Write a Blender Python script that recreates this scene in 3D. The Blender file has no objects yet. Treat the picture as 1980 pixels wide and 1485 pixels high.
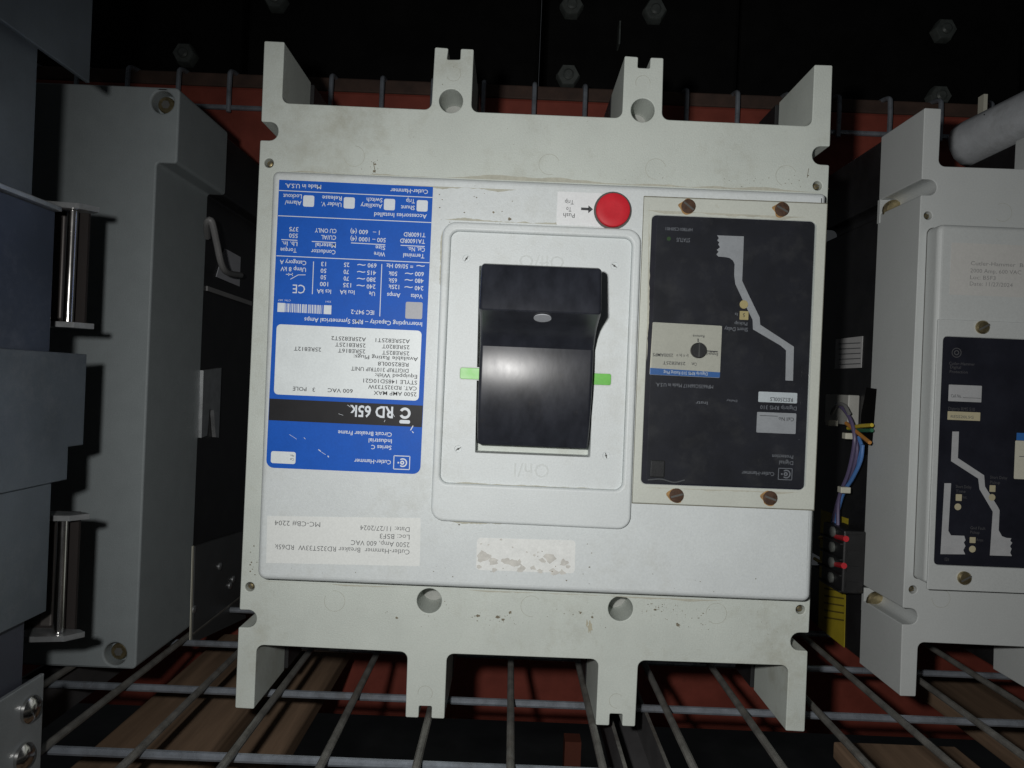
import bpy, bmesh, math, random
from mathutils import Vector, Matrix
random.seed(7)
S = bpy.context.scene
C = S.collection

# ------------------------------------------------------------------ camera, world, lamps, exposure
TH = math.radians(2.35); cT, sT = math.cos(TH), math.sin(TH)
FPX = 1400.0                 # focal length in photograph pixels (photo is 1980 wide)
ZC = 0.2626                  # camera height above the wire deck (deck top is z = 0)
cam = bpy.data.cameras.new('camera'); cam.sensor_width = 36; cam.lens = 36*FPX/1980
cam.clip_start = 0.01; cam.clip_end = 50
co = bpy.data.objects.new('camera', cam); C.objects.link(co)
co.matrix_world = Matrix(((cT, -sT, 0, 0), (0, 0, -1, 0), (sT, cT, 0, ZC), (0, 0, 0, 1)))
S.camera = co
w = bpy.data.worlds.new('World'); S.world = w; w.use_nodes = True
w.node_tree.nodes['Background'].inputs[0].default_value = (0.88, 0.94, 1.0, 1)
w.node_tree.nodes['Background'].inputs[1].default_value = 0.022
fl = bpy.data.lights.new('camera_flash', 'SPOT'); fl.energy = 11.6; fl.shadow_soft_size = 0.010
fl.spot_size = math.radians(132); fl.spot_blend = 1.0; fl.color = (1.0, 0.985, 0.96)
fo = bpy.data.objects.new('camera_flash', fl); C.objects.link(fo)
fo.location = (-0.062, -0.01, ZC+0.033)
fo.rotation_euler = (Vector((0.14, 0.56, 0.19))-fo.location).to_track_quat('-Z', 'Y').to_euler()
S.view_settings.view_transform = 'Standard'; S.view_settings.look = 'None'
S.view_settings.exposure = 0.0; S.view_settings.gamma = 1.0
try: S.cycles.max_bounces = 6
except Exception: pass

# ------------------------------------------------------------------ measuring helpers
def uv(u, v):
    du, dv = u-990.0, v-742.5
    return du*cT+dv*sT, -du*sT+dv*cT
def at(u, v, Y):
    """world point that the photograph shows at pixel (u, v), at distance Y"""
    a, b = uv(u, v); return Vector((a*Y/FPX, Y, ZC-b*Y/FPX))
def onx(u, v, X):
    """point on the side plane x = X seen at pixel (u, v): returns (Y, Z)"""
    a, b = uv(u, v); Y = X*FPX/a; return Y, ZC-b*Y/FPX

# ------------------------------------------------------------------ materials
MATS = {}
def mat(name, col, rough=0.5, metal=0.0, var=0.10, scale=30.0, bump=0.0, bscale=900.0, dirt=0.0, dcol=(0.10, 0.08, 0.05),
        dscale=90.0, coat=0.0, spec=0.5, stretch=None, grain=0.05, dlo=0.33):
    if name in MATS: return MATS[name]
    m = bpy.data.materials.new(name); m.use_nodes = True; nt = m.node_tree; N = nt.nodes; L = nt.links
    b = N['Principled BSDF']; b.inputs['Metallic'].default_value = metal
    b.inputs['Coat Weight'].default_value = coat; b.inputs['Coat Roughness'].default_value = 0.12
    b.inputs['Specular IOR Level'].default_value = spec
    tc = N.new('ShaderNodeTexCoord'); src = tc.outputs['Object']
    if stretch:
        mp = N.new('ShaderNodeMapping'); mp.inputs['Scale'].default_value = stretch; L.new(src, mp.inputs[0]); src = mp.outputs[0]
    n = N.new('ShaderNodeTexNoise'); n.inputs['Scale'].default_value = scale; n.inputs['Detail'].default_value = 6
    n.inputs['Roughness'].default_value = 0.6; L.new(src, n.inputs['Vector'])
    r = N.new('ShaderNodeValToRGB'); r.color_ramp.elements[0].position = 0.3; r.color_ramp.elements[1].position = 0.7
    r.color_ramp.elements[0].color = (*[c*(1-var) for c in col], 1); r.color_ramp.elements[1].color = (*[min(1, c*(1+var)) for c in col], 1)
    L.new(n.outputs['Fac'], r.inputs[0]); colout = r.outputs[0]
    if dirt > 0:
        n1 = N.new('ShaderNodeTexNoise'); n1.inputs['Scale'].default_value = dscale; n1.inputs['Detail'].default_value = 8; n1.inputs['Roughness'].default_value = 0.75
        n2 = N.new('ShaderNodeTexNoise'); n2.inputs['Scale'].default_value = 9; n2.inputs['Detail'].default_value = 3
        L.new(tc.outputs['Object'], n1.inputs['Vector']); L.new(tc.outputs['Object'], n2.inputs['Vector'])
        mu = N.new('ShaderNodeMath'); mu.operation = 'MULTIPLY'; L.new(n1.outputs['Fac'], mu.inputs[0]); L.new(n2.outputs['Fac'], mu.inputs[1])
        r2 = N.new('ShaderNodeValToRGB'); r2.color_ramp.elements[0].position = dlo; r2.color_ramp.elements[1].position = 0.46
        r2.color_ramp.elements[0].color = (0, 0, 0, 1); r2.color_ramp.elements[1].color = (dirt, dirt, dirt, 1)
        L.new(mu.outputs[0], r2.inputs[0])
        mx = N.new('ShaderNodeMix'); mx.data_type = 'RGBA'
        L.new(r2.outputs[0], mx.inputs[0]); L.new(colout, mx.inputs[6]); mx.inputs[7].default_value = (*dcol, 1); colout = mx.outputs[2]
    ng = N.new('ShaderNodeTexNoise'); ng.inputs['Scale'].default_value = 750; ng.inputs['Detail'].default_value = 2; L.new(tc.outputs['Object'], ng.inputs['Vector'])
    gr = N.new('ShaderNodeMapRange'); gr.inputs[1].default_value = 0.25; gr.inputs[2].default_value = 0.75; gr.inputs[3].default_value = 1-grain; gr.inputs[4].default_value = 1+grain; gr.clamp = False
    L.new(ng.outputs['Fac'], gr.inputs[0])
    mg = N.new('ShaderNodeMix'); mg.data_type = 'RGBA'; mg.blend_type = 'MULTIPLY'; mg.inputs[0].default_value = 1.0
    L.new(colout, mg.inputs[6]); L.new(gr.outputs[0], mg.inputs[7]); colout = mg.outputs[2]
    L.new(colout, b.inputs['Base Color'])
    mr = N.new('ShaderNodeMapRange'); mr.inputs[3].default_value = max(0.02, rough-0.07); mr.inputs[4].default_value = min(1, rough+0.07)
    L.new(n.outputs['Fac'], mr.inputs[0]); L.new(mr.outputs[0], b.inputs['Roughness'])
    if bump > 0:
        nb = N.new('ShaderNodeTexNoise'); nb.inputs['Scale'].default_value = bscale; nb.inputs['Detail'].default_value = 3; L.new(src, nb.inputs['Vector'])
        bp = N.new('ShaderNodeBump'); bp.inputs['Strength'].default_value = bump; bp.inputs['Distance'].default_value = 0.0006
        L.new(nb.outputs['Fac'], bp.inputs['Height']); L.new(bp.outputs[0], b.inputs['Normal'])
    MATS[name] = m; return m
M_HOUSE = mat('moulded_grey_green', (0.52, 0.56, 0.52), 0.55, var=0.055, scale=22, bump=0.3, bscale=1000, dirt=0.45, dcol=(0.27, 0.25, 0.17), dscale=60, dlo=0.26)
M_COVER = mat('moulded_pale_grey', (0.585, 0.625, 0.63), 0.5, var=0.04, scale=18, bump=0.22, bscale=1100, dirt=0.30, dcol=(0.33, 0.32, 0.25), dscale=55, dlo=0.27)
M_COVER2 = mat('moulded_light_grey', (0.50, 0.525, 0.52), 0.5, var=0.03, scale=14, bump=0.2, bscale=1500)
M_TRIPF = mat('aged_beige_plastic', (0.50, 0.525, 0.475), 0.5, var=0.05, scale=18, bump=0.15, dirt=0.35, dcol=(0.25, 0.2, 0.10), dscale=90)
M_BLACK = mat('black_moulded_plastic', (0.012, 0.012, 0.013), 0.45, var=0.3, scale=40, bump=0.15, dirt=0.25, dcol=(0.05, 0.045, 0.04))
M_HANDLE = mat('black_glossy_handle', (0.018, 0.020, 0.027), 0.35, var=0.3, scale=60, bump=0.04, bscale=160, dirt=0.35, stretch=(1.6, 0.8, 0.8), dcol=(0.06, 0.05, 0.04), dscale=120, spec=0.6)
M_PANEL = mat('black_glossy_panel', (0.014, 0.015, 0.022), 0.35, var=0.25, scale=35, spec=0.3, dirt=0.15, dcol=(0.06, 0.06, 0.06), dscale=150)
M_BLUE = mat('blue_label_print', (0.010, 0.095, 0.47), 0.5, var=0.06, scale=60, spec=0.15)
M_LBLACK = mat('black_label_print', (0.012, 0.012, 0.014), 0.5, var=0.2, scale=60, spec=0.2)
M_LWHITE = mat('white_label_print', (0.66, 0.71, 0.72), 0.45, var=0.03, scale=60)
M_WHITE = mat('white_ink', (0.62, 0.67, 0.72), 0.5, var=0.02)
M_INK = mat('black_ink', (0.03, 0.032, 0.036), 0.6, var=0.05)
M_GINK = mat('grey_ink', (0.12, 0.125, 0.13), 0.6, var=0.05)
M_DIM = mat('dim_grey_ink', (0.20, 0.21, 0.23), 0.6, var=0.08, scale=300)
M_DIMR = mat('faded_grey_ink', (0.07, 0.07, 0.075), 0.6, var=0.1, scale=300)
M_CURVE = mat('light_grey_print', (0.40, 0.41, 0.42), 0.5, var=0.07, scale=90)
M_PAPER = mat('white_paper_label', (0.69, 0.715, 0.70), 0.7, var=0.02, scale=30)
M_PAPER2 = mat('torn_white_paper', (0.70, 0.72, 0.705), 0.8, var=0.05, scale=120, bump=0.4, bscale=400)
M_SMUDGE = mat('sticker_residue', (0.54, 0.535, 0.50), 0.8, var=0.15, scale=200)
M_CREAM = mat('cream_print', (0.55, 0.54, 0.45), 0.5, var=0.04)
M_YEL = mat('pale_yellow_print', (0.55, 0.45, 0.20), 0.5, var=0.06)
M_LBLUE = mat('light_blue_print', (0.03, 0.14, 0.42), 0.5, var=0.05)
M_GREYL = mat('grey_label', (0.34, 0.35, 0.38), 0.5, var=0.06, scale=90)
M_RED = mat('red_button', (0.52, 0.018, 0.030), 0.5, spec=0.2, var=0.08, scale=80)
M_GREEN = mat('green_indicator', (0.11, 0.44, 0.045), 0.4, var=0.12, scale=120)
M_MARK = mat('mould_mark', (0.40, 0.41, 0.36), 0.6, var=0.15, scale=200)
M_SEAM = mat('dark_seam', (0.08, 0.08, 0.075), 0.8, var=0.2)
M_DIRT = mat('brown_dirt', (0.19, 0.17, 0.125), 0.9, var=0.4, scale=300)
M_DIRT2 = mat('tan_dust_smear', (0.40, 0.38, 0.29), 0.9, var=0.15, scale=200)
M_RUST = mat('rusty_steel', (0.060, 0.030, 0.016), 0.8, var=0.5, scale=300, bump=0.6, bscale=600)
M_RUSTS = mat('rust_stain', (0.32, 0.19, 0.075), 0.8, var=0.35, scale=250)
M_BRASS = mat('brass_screw', (0.42, 0.35, 0.20), 0.35, metal=0.9, var=0.25, scale=200)
M_STEEL = mat('zinc_steel', (0.50, 0.52, 0.53), 0.35, metal=0.85, var=0.15, scale=80)
M_CHROME = mat('polished_rod', (0.62, 0.60, 0.58), 0.18, metal=1.0, var=0.1, scale=50)
M_NUT = mat('dull_nut_steel', (0.075, 0.085, 0.08), 0.5, metal=0.2, var=0.25, scale=120)
M_WIRE = mat('galvanised_wire', (0.155, 0.152, 0.140), 0.5, metal=0.25, dirt=0.6, dcol=(0.10, 0.065, 0.04), dlo=0.27, var=0.35, scale=70, bump=0.2, bscale=500)
M_WIREX = mat('galvanised_cross_wire', (0.23, 0.255, 0.29), 0.28, metal=0.4, var=0.3, scale=60, bump=0.2, bscale=500, dirt=0.5, dcol=(0.12, 0.10, 0.08), dlo=0.27)
M_ORANGE = mat('orange_rack_paint', (0.19, 0.042, 0.028), 0.6, spec=0.25, var=0.22, scale=25, dirt=0.5, dcol=(0.05, 0.02, 0.015), dscale=60)
M_WOOD = mat('rough_pallet_wood', (0.18, 0.120, 0.078), 0.85, spec=0.2, var=0.45, scale=60, stretch=(1.0, 0.06, 1.0), bump=0.5, bscale=200)
M_GREYB = mat('grey_painted_case', (0.215, 0.242, 0.250), 0.55, var=0.04, scale=60, bump=0.35, bscale=1100)
M_SHEET = mat('blue_grey_sheet_metal', (0.115, 0.135, 0.155), 0.42, metal=0.3, var=0.22, scale=14, bump=0.15, bscale=300, dirt=0.35, dcol=(0.22, 0.23, 0.24), dlo=0.27)
M_SHEETB = mat('indigo_sheet_metal', (0.055, 0.068, 0.098), 0.40, metal=0.3, var=0.25, scale=14, dirt=0.35, dcol=(0.16, 0.17, 0.20), dlo=0.27)
M_GALV = mat('galvanised_plate', (0.26, 0.28, 0.29), 0.45, metal=0.4, var=0.1, scale=25)
M_CHAN = mat('dark_support_channel', (0.07, 0.068, 0.07), 0.6, metal=0.2, var=0.2)
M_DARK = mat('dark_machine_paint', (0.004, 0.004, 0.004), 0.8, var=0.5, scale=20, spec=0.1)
M_FLOOR = mat('dark_concrete', (0.08, 0.08, 0.08), 0.9, var=0.3, scale=5)
M_SIGNY = mat('yellow_warning_label', (0.42, 0.33, 0.02), 0.6, var=0.12, scale=60)
M_CBLUE = mat('blue_cable', (0.08, 0.20, 0.48), 0.45, var=0.1)
M_CPURP = mat('purple_cable', (0.11, 0.09, 0.17), 0.45, var=0.1)
M_CYEL = mat('yellow_cable', (0.55, 0.42, 0.04), 0.45, var=0.1)
M_CGRN = mat('green_cable', (0.02, 0.13, 0.07), 0.45, var=0.1)
M_CORG = mat('orange_cable', (0.50, 0.22, 0.05), 0.45, var=0.1)
M_FERR = mat('red_ferrule', (0.50, 0.02, 0.03), 0.35, var=0.1)
M_CABG = mat('grey_cable', (0.17, 0.17, 0.17), 0.4, var=0.1)
def clear_mat():
    m = bpy.data.materials.new('clear_acrylic'); m.use_nodes = True; N = m.node_tree.nodes; L = m.node_tree.links
    out = N['Material Output']; N.remove(N['Principled BSDF'])
    t = N.new('ShaderNodeBsdfTransparent'); t.inputs[0].default_value = (0.93, 0.94, 0.95, 1)
    g = N.new('ShaderNodeBsdfGlossy'); g.inputs['Roughness'].default_value = 0.15
    d = N.new('ShaderNodeBsdfDiffuse'); d.inputs[0].default_value = (0.30, 0.30, 0.28, 1)
    n = N.new('ShaderNodeTexNoise'); n.inputs['Scale'].default_value = 45; n.inputs['Detail'].default_value = 8; n.inputs['Roughness'].default_value = 0.7
    tc = N.new('ShaderNodeTexCoord'); L.new(tc.outputs['Object'], n.inputs['Vector'])
    r = N.new('ShaderNodeMapRange'); r.inputs[1].default_value = 0.5; r.inputs[2].default_value = 0.85; r.inputs[3].default_value = 0.008; r.inputs[3].default_value = 0.014; r.inputs[4].default_value = 0.06
    L.new(n.outputs['Fac'], r.inputs[0])
    m1 = N.new('ShaderNodeMixShader'); m1.inputs[0].default_value = 0.04; L.new(t.outputs[0], m1.inputs[1]); L.new(g.outputs[0], m1.inputs[2])
    m2 = N.new('ShaderNodeMixShader'); L.new(r.outputs[0], m2.inputs[0]); L.new(m1.outputs[0], m2.inputs[1]); L.new(d.outputs[0], m2.inputs[2])
    L.new(m2.outputs[0], out.inputs['Surface']); return m
M_CLEAR = clear_mat()

# ------------------------------------------------------------------ building helpers
def thing(name, label, cat, loc=(0, 0, 0), group=None):
    o = bpy.data.objects.new(name, None); C.objects.link(o); o.location = loc; o.empty_display_size = 0.05
    return tag(o, label, cat, group)
def tag(o, label, cat, group=None):
    o['label'] = label; o['category'] = cat
    if group: o['group'] = group
    return o
def link(name, me, m, parent=None, smooth=False, loc=None):
    o = bpy.data.objects.new(name, me); C.objects.link(o)
    if m and not me.materials: me.materials.append(m)
    if parent: o.parent = parent
    if loc: o.location = loc
    if smooth:
        me.shade_smooth(); me.set_sharp_from_angle(angle=math.radians(35))
    return o
def mesh(name, vs, fs, m, parent=None, smooth=False, loc=None):
    me = bpy.data.meshes.new(name); me.from_pydata([tuple(v) for v in vs], [], fs); me.update()
    bm = bmesh.new(); bm.from_mesh(me); bmesh.ops.recalc_face_normals(bm, faces=bm.faces); bm.to_mesh(me); bm.free()
    return link(name, me, m, parent, smooth, loc)
def box(name, a, b, m, parent=None, bev=0.0):
    bm = bmesh.new(); bmesh.ops.create_cube(bm, size=1)
    for v in bm.verts: v.co = Vector([(a[i]+b[i])/2+v.co[i]*(b[i]-a[i]) for i in range(3)])
    if bev > 0: bmesh.ops.bevel(bm, geom=list(bm.edges), offset=bev, segments=2, affect='EDGES', profile=0.5)
    me = bpy.data.meshes.new(name); bm.to_mesh(me); bm.free(); return link(name, me, m, parent)
def rounded(pts, r, seg=5):
    """round the corners of a polygon; r is one radius or one per corner"""
    out = []; n = len(pts); rs = r if isinstance(r, (list, tuple)) else [r]*n
    for i in range(n):
        p0, p, p1 = Vector(pts[i-1]), Vector(pts[i]), Vector(pts[(i+1) % n]); rr = rs[i]
        if rr <= 0: out.append(tuple(p)); continue
        d0 = (p0-p).normalized(); d1 = (p1-p).normalized(); ang = d0.angle(d1)
        t = min(rr/math.tan(ang/2), (p0-p).length*0.49, (p1-p).length*0.49); rr2 = t*math.tan(ang/2)
        cen = p+(d0+d1).normalized()*(rr2/math.sin(ang/2)); a = p+d0*t-cen; b = p+d1*t-cen
        full = math.atan2(a.x*b.y-a.y*b.x, a.dot(b))
        for k in range(seg+1):
            q = full*k/seg; out.append((cen.x+a.x*math.cos(q)-a.y*math.sin(q), cen.y+a.x*math.sin(q)+a.y*math.cos(q)))
    return out
def circle(x, z, r, n=28): return [(x+r*math.cos(2*math.pi*k/n), z+r*math.sin(2*math.pi*k/n)) for k in range(n)]
def plate(name, loops, y0, y1, m, parent=None, bev=0.0, axis='Y', bres=3):
    """solid sheet from 2D loops (outline, holes...): between y0 (front) and y1 (back)"""
    cu = bpy.data.curves.new(name, 'CURVE'); cu.dimensions = '2D'; cu.fill_mode = 'BOTH'
    for lp in loops:
        sp = cu.splines.new('POLY'); sp.points.add(len(lp)-1); sp.use_cyclic_u = True
        for k, p in enumerate(lp): sp.points[k].co = (p[0], p[1], 0, 1)
    cu.extrude = max(abs(y1-y0)/2-bev, 1e-6); cu.bevel_depth = bev; cu.bevel_resolution = bres; cu.offset = -bev
    ob = bpy.data.objects.new(name, cu); me = bpy.data.meshes.new_from_object(ob); bpy.data.objects.remove(ob); bpy.data.curves.remove(cu)
    ym = (y0+y1)/2
    if axis == 'Y':
        for v in me.vertices: v.co = Vector((v.co.x, ym-v.co.z, v.co.y))
    else:                                        # loops are (Y, Z), the sheet lies across X
        for v in me.vertices: v.co = Vector((ym+v.co.z, v.co.x, v.co.y))
    me.materials.clear(); me.name = name
    for p in me.polygons: p.use_smooth = False
    return link(name, me, m, parent)
def lathe(name, prof, cen, m, parent=None, axis=(0, -1, 0), n=20):
    """prof: (radius, height along axis)"""
    q = Vector((0, 0, 1)).rotation_difference(Vector(axis)); vs = []; fs = []
    for r, h in prof:
        for k in range(n): vs.append(Vector(cen)+q@Vector((r*math.cos(2*math.pi*k/n), r*math.sin(2*math.pi*k/n), h)))
    for i in range(len(prof)-1):
        for k in range(n): fs.append((i*n+k, i*n+(k+1) % n, (i+1)*n+(k+1) % n, (i+1)*n+k))
    fs.append(tuple(range(n))[::-1]); fs.append(tuple((len(prof)-1)*n+k for k in range(n)))
    return mesh(name, vs, fs, m, parent, smooth=True)
def tube(name, pts, r, m, parent=None, n=10):
    pts = [Vector(p) for p in pts]; vs = []; fs = []; prev = None
    for i, p in enumerate(pts):
        t = (pts[min(i+1, len(pts)-1)]-pts[max(i-1, 0)]).normalized()
        if prev is None: prev = t.orthogonal().normalized()
        a = (prev-t*prev.dot(t)).normalized(); b = t.cross(a); prev = a
        for k in range(n): vs.append(p+(a*math.cos(2*math.pi*k/n)+b*math.sin(2*math.pi*k/n))*r)
    for i in range(len(pts)-1):
        for k in range(n): fs.append((i*n+k, i*n+(k+1) % n, (i+1)*n+(k+1) % n, (i+1)*n+k))
    fs.append(tuple(range(n))); fs.append(tuple((len(pts)-1)*n+k for k in range(n)))
    return mesh(name, vs, fs, m, parent, smooth=True)
def smooth_path(pts, n=6):
    """Catmull-Rom through the points"""
    P = [Vector(p) for p in pts]; P = [2*P[0]-P[1]]+P+[2*P[-1]-P[-2]]; out = []
    for i in range(1, len(P)-2):
        for k in range(n):
            t = k/n; a, b, c, d = P[i-1], P[i], P[i+1], P[i+2]
            out.append(0.5*((2*b)+(c-a)*t+(2*a-5*b+4*c-d)*t*t+(3*b-a-3*c+d)*t**3))
    out.append(P[-2]); return out
def screw(name, cen, r, m, parent, h=0.0015, slot=None, axis=(0, -1, 0)):
    s = lathe(name, [(r, 0), (r, h*0.5), (r*0.8, h*0.9), (r*0.3, h)], cen, m, parent, axis, 18)
    if slot is not None:
        a = math.radians(slot); d = Vector((math.cos(a), 0, math.sin(a)))*r*0.85; e = Vector((-math.sin(a), 0, math.cos(a)))*r*0.13
        c = Vector(cen)+Vector((0, -h-0.0002, 0))
        mesh('slot', [c-d-e, c+d-e, c+d+e, c-d+e], [(0, 1, 2, 3)], M_SEAM, s)
    return s

GLY = {}
def glyphs(s, bold=0.0):
    key = (s, bold)
    if key not in GLY:
        cu = bpy.data.curves.new('t', 'FONT'); cu.body = s; cu.size = 1; cu.resolution_u = 2; cu.offset = bold
        ob = bpy.data.objects.new('t', cu); me = bpy.data.meshes.new_from_object(ob)
        vs = [(v.co.x, v.co.y) for v in me.vertices]; fs = [tuple(p.vertices) for p in me.polygons]
        bpy.data.objects.remove(ob); bpy.data.curves.remove(cu); bpy.data.meshes.remove(me); GLY[key] = (vs, fs)
    return GLY[key]
CAP = max(y for x, y in glyphs('H')[0])
class Ink:
    """flat print: letters, rules, boxes in one mesh lying at depth y. q(u, v) gives local (x, z); s = -1 for upside-down writing"""
    def __init__(self, q, s): self.q = q; self.s = s; self.v = []; self.f = []; self.jit = False; self.dy = {}
    def poly(self, pts):
        n = len(self.v); self.v += pts; self.f.append(tuple(range(n, n+len(pts))))
        if self.jit:
            for i in range(n, n+len(pts)): self.dy[i] = -len(self.f)*2.0e-6
    def text(self, t, us, vs, ue, cap, bold=0.012):
        V, F = glyphs(t, bold)
        if not V: return
        x0, z0 = self.q(us, vs); x1, _ = self.q(ue, vs); W = abs(x1-x0)
        _, z1 = self.q(us, vs+cap); h = abs(z1-z0)/CAP
        lo = min(x for x, y in V); hi = max(x for x, y in V); n = len(self.v); s = self.s
        self.v += [(x0+s*(x-lo)/(hi-lo)*W, z0+s*y*h) for x, y in V]; self.f += [tuple(n+i for i in f) for f in F]
    def line(self, u0, v0, u1, v1, wpx):
        a = Vector(self.q(u0, v0)); b = Vector(self.q(u1, v1)); d = (b-a).normalized(); w = (Vector(self.q(u0+wpx, v0))-a).length/2
        e = Vector((-d.y, d.x))*w; self.poly([tuple(a-e), tuple(b-e), tuple(b+e), tuple(a+e)])
    def rect(self, u0, v0, u1, v1, r=0):
        p = [self.q(u0, v0), self.q(u1, v0), self.q(u1, v1), self.q(u0, v1)]
        # keep the rectangle square to the thing, not to the photograph
        a = self.q(u0, (v0+v1)/2)[0]; b = self.q(u1, (v0+v1)/2)[0]; c = self.q((u0+u1)/2, v0)[1]; d = self.q((u0+u1)/2, v1)[1]
        p = [(a, c), (b, c), (b, d), (a, d)]
        if r: p = rounded(p, abs(self.q(u0+r, v0)[0]-self.q(u0, v0)[0]), 4)
        self.poly(p)
    def ring(self, u, v, ro, ri, a0=0, a1=360, n=24):
        x, z = self.q(u, v); k = abs(self.q(u+1, v)[0]-x)
        A = [math.radians(a0+(a1-a0)*i/n) for i in range(n+1)]
        for i in range(n):
            self.poly([(x+r*k*math.cos(a), z+r*k*math.sin(a)) for r, a in ((ro, A[i]), (ro, A[i+1]), (ri, A[i+1]), (ri, A[i]))])
    def disc(self, u, v, r, n=20):
        x, z = self.q(u, v); k = abs(self.q(u+1, v)[0]-x); self.poly(circle(x, z, r*k, n))
    def build(self, name, y, m, parent):
        me = bpy.data.meshes.new(name); me.from_pydata([(a, y+self.dy.get(i, 0), b) for i, (a, b) in enumerate(self.v)], [], self.f); me.update()
        o = link(name, me, m, parent)
        if len(self.f) > 40: o['kind'] = 'stuff'      # many letters too small to pick apart
        return o
def blob(x, z, r, n=9):
    return [(x+r*random.uniform(0.45, 1.25)*math.cos(2*math.pi*k/n)*1.2, z+r*random.uniform(0.45, 1.2)*math.sin(2*math.pi*k/n)) for k in range(n)]

# ------------------------------------------------------------------ setting far below and behind
fl_ = mesh('floor', [(-6, -3, -1.3), (6, -3, -1.3), (6, 6, -1.3), (-6, 6, -1.3)], [(0, 1, 2, 3)], M_FLOOR); fl_['kind'] = 'structure'

# ------------------------------------------------------------------ wire deck
deck = thing('wire_deck', 'galvanised wire shelf deck that the breakers stand on', 'shelf deck', (0, 0.3, 0))
WS = 0.0648; WX0 = 0.0098
for n in range(-13, 14):
    x = WX0+n*WS
    tube('depth_wire', [(x, 0.06, -0.003), (x, 0.64, -0.0031), (x, 0.952, -0.003)], 0.003, M_WIRE, None, 10).parent = deck
for n in range(-3, 5):
    y = 0.5115+0.106*n
    tube('cross_wire', [(-0.86, y, -0.0090), (0, y, -0.0092), (0.88, y, -0.0090)], 0.0032, M_WIREX, None, 10).parent = deck
for xs in (-0.42, 0.0925, 0.60):
    prof = [(xs, -0.013), (xs+0.0025, -0.013), (xs+0.0025, -0.043), (xs+0.032, -0.043), (xs+0.032, -0.013), (xs+0.0345, -0.013), (xs+0.0345, -0.046), (xs, -0.046)]
    plate('support_channel', [prof], 0.08, 0.945, M_CHAN, None).parent = deck
    for k in (0, 1):
        x = xs+0.00125+k*0.032
        box('channel_lip', (x-0.0014, 0.08, -0.0129), (x+0.0014, 0.945, -0.0124), M_WIRE, None).parent = deck
for o in deck.children: o.location = (0, -0.3, 0)

# own rear beam seen through the deck
beam = thing('rack_beam', 'orange rack beam seen through the wire deck at the bottom', 'rack beam', (0, 0.97, -0.19))
o = box('beam_body', (-1.2, 0.0, 0.0), (1.2, 0.05, 0.182), M_ORANGE, beam, 0.004)
box('beam_step', (-1.2, -0.012, 0.128), (1.2, -0.0005, 0.176), M_ORANGE, beam, 0.003)

# neighbouring shelf: beam with the turned-down wire ends, black machine on top
beam2 = thing('rack_beam', 'orange rack beam behind the top of the breakers, under hanging wire ends', 'rack beam', (0, 0.93, 0.53))
box('beam_body', (-1.3, 0.0, 0.0), (1.3, 0.05, 0.100), M_ORANGE, beam2, 0.004)
box('beam_lip', (-1.3, 0.003, 0.1005), (1.3, 0.05, 0.118), mat('shaded_dirty_beam_top', (0.05, 0.028, 0.02), 0.8, var=0.4), beam2, 0.002)  # dirty brown, with the shade on the top flange put into the colour
d2 = thing('wire_deck', 'turned-down wire ends of the deck behind, hanging over the orange beam', 'shelf deck', (0, 0.917, 0.595))
vx0 = at(641, 180, 0.917).x
for n in range(-14, 15):
    x = vx0+n*0.0642
    tube('hanging_wire', smooth_path([(x, -0.003, -0.004), (x, -0.003, 0.036), (x, 0.004, 0.050), (x, 0.05, 0.056)], 4), 0.003, M_WIREX, d2, 8)
tube('bottom_wire', [(-1.0, 0.003, 0.004), (0, 0.003, 0.004), (1.0, 0.003, 0.004)], 0.0032, M_WIREX, d2, 8)

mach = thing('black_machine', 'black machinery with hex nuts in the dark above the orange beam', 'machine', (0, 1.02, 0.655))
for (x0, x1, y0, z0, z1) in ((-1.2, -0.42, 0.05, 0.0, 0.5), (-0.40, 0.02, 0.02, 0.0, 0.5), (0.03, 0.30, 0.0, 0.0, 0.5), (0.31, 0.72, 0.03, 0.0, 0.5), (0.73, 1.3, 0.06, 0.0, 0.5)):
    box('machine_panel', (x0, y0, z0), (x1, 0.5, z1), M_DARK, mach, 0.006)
for (u, v, Y) in ((360, 108, 1.064), (1098, 150, 1.016), (1105, 15, 1.016), (1265, 25, 1.016), (535, 2, 1.034), (1812, 190, 1.046), (1822, 62, 1.046)):
    p = at(u, v, Y)-mach.location
    nt = lathe('hex_nut', [(0.0168, -0.008), (0.0168, 0.008), (0.0148, 0.0105), (0.0085, 0.0107)], p, M_NUT, mach, n=6)
    lathe('bolt_end', [(0.0075, 0.0), (0.0075, 0.0125), (0.005, 0.0145)], p, M_NUT, nt, n=14)
box('slotted_bar', tuple(at(1196, 85, 1.0)-mach.location), tuple(at(1201, 40, 1.0)-mach.location+Vector((0, 0.02, 0))), M_NUT, mach)

# under the deck: pallet boards and dark crates
def plank(x0, x1, y0, y1, z, label):
    n = 8; vs = []; t = 0.016
    o = box('pallet_board', (x0, y0, z-t), (x1, y1, z), M_WOOD, None, 0.002)
    c = Vector(((x0+x1)/2, y0, z-t)); o.data.transform(Matrix.Translation(-c)); o.location = c
    tag(o, label, 'board', 'pallet boards under the deck'); return o
plank(-0.345, -0.292, 0.30, 0.90, -0.062, 'brown pallet board under the deck, nearest the grey left breaker')
plank(-0.287, -0.236, 0.30, 0.93, -0.056, 'lighter brown pallet board in the middle of the three at lower left')
plank(-0.231, -0.184, 0.30, 0.93, -0.066, 'brown pallet board at lower left, nearest the white breaker')
plank(0.315, 0.43, 0.28, 0.68, -0.060, 'pale wooden board under the deck at the lower right corner')
plank(0.50, 0.60, 0.45, 0.90, -0.075, 'dim wooden board under the right breaker')
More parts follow.
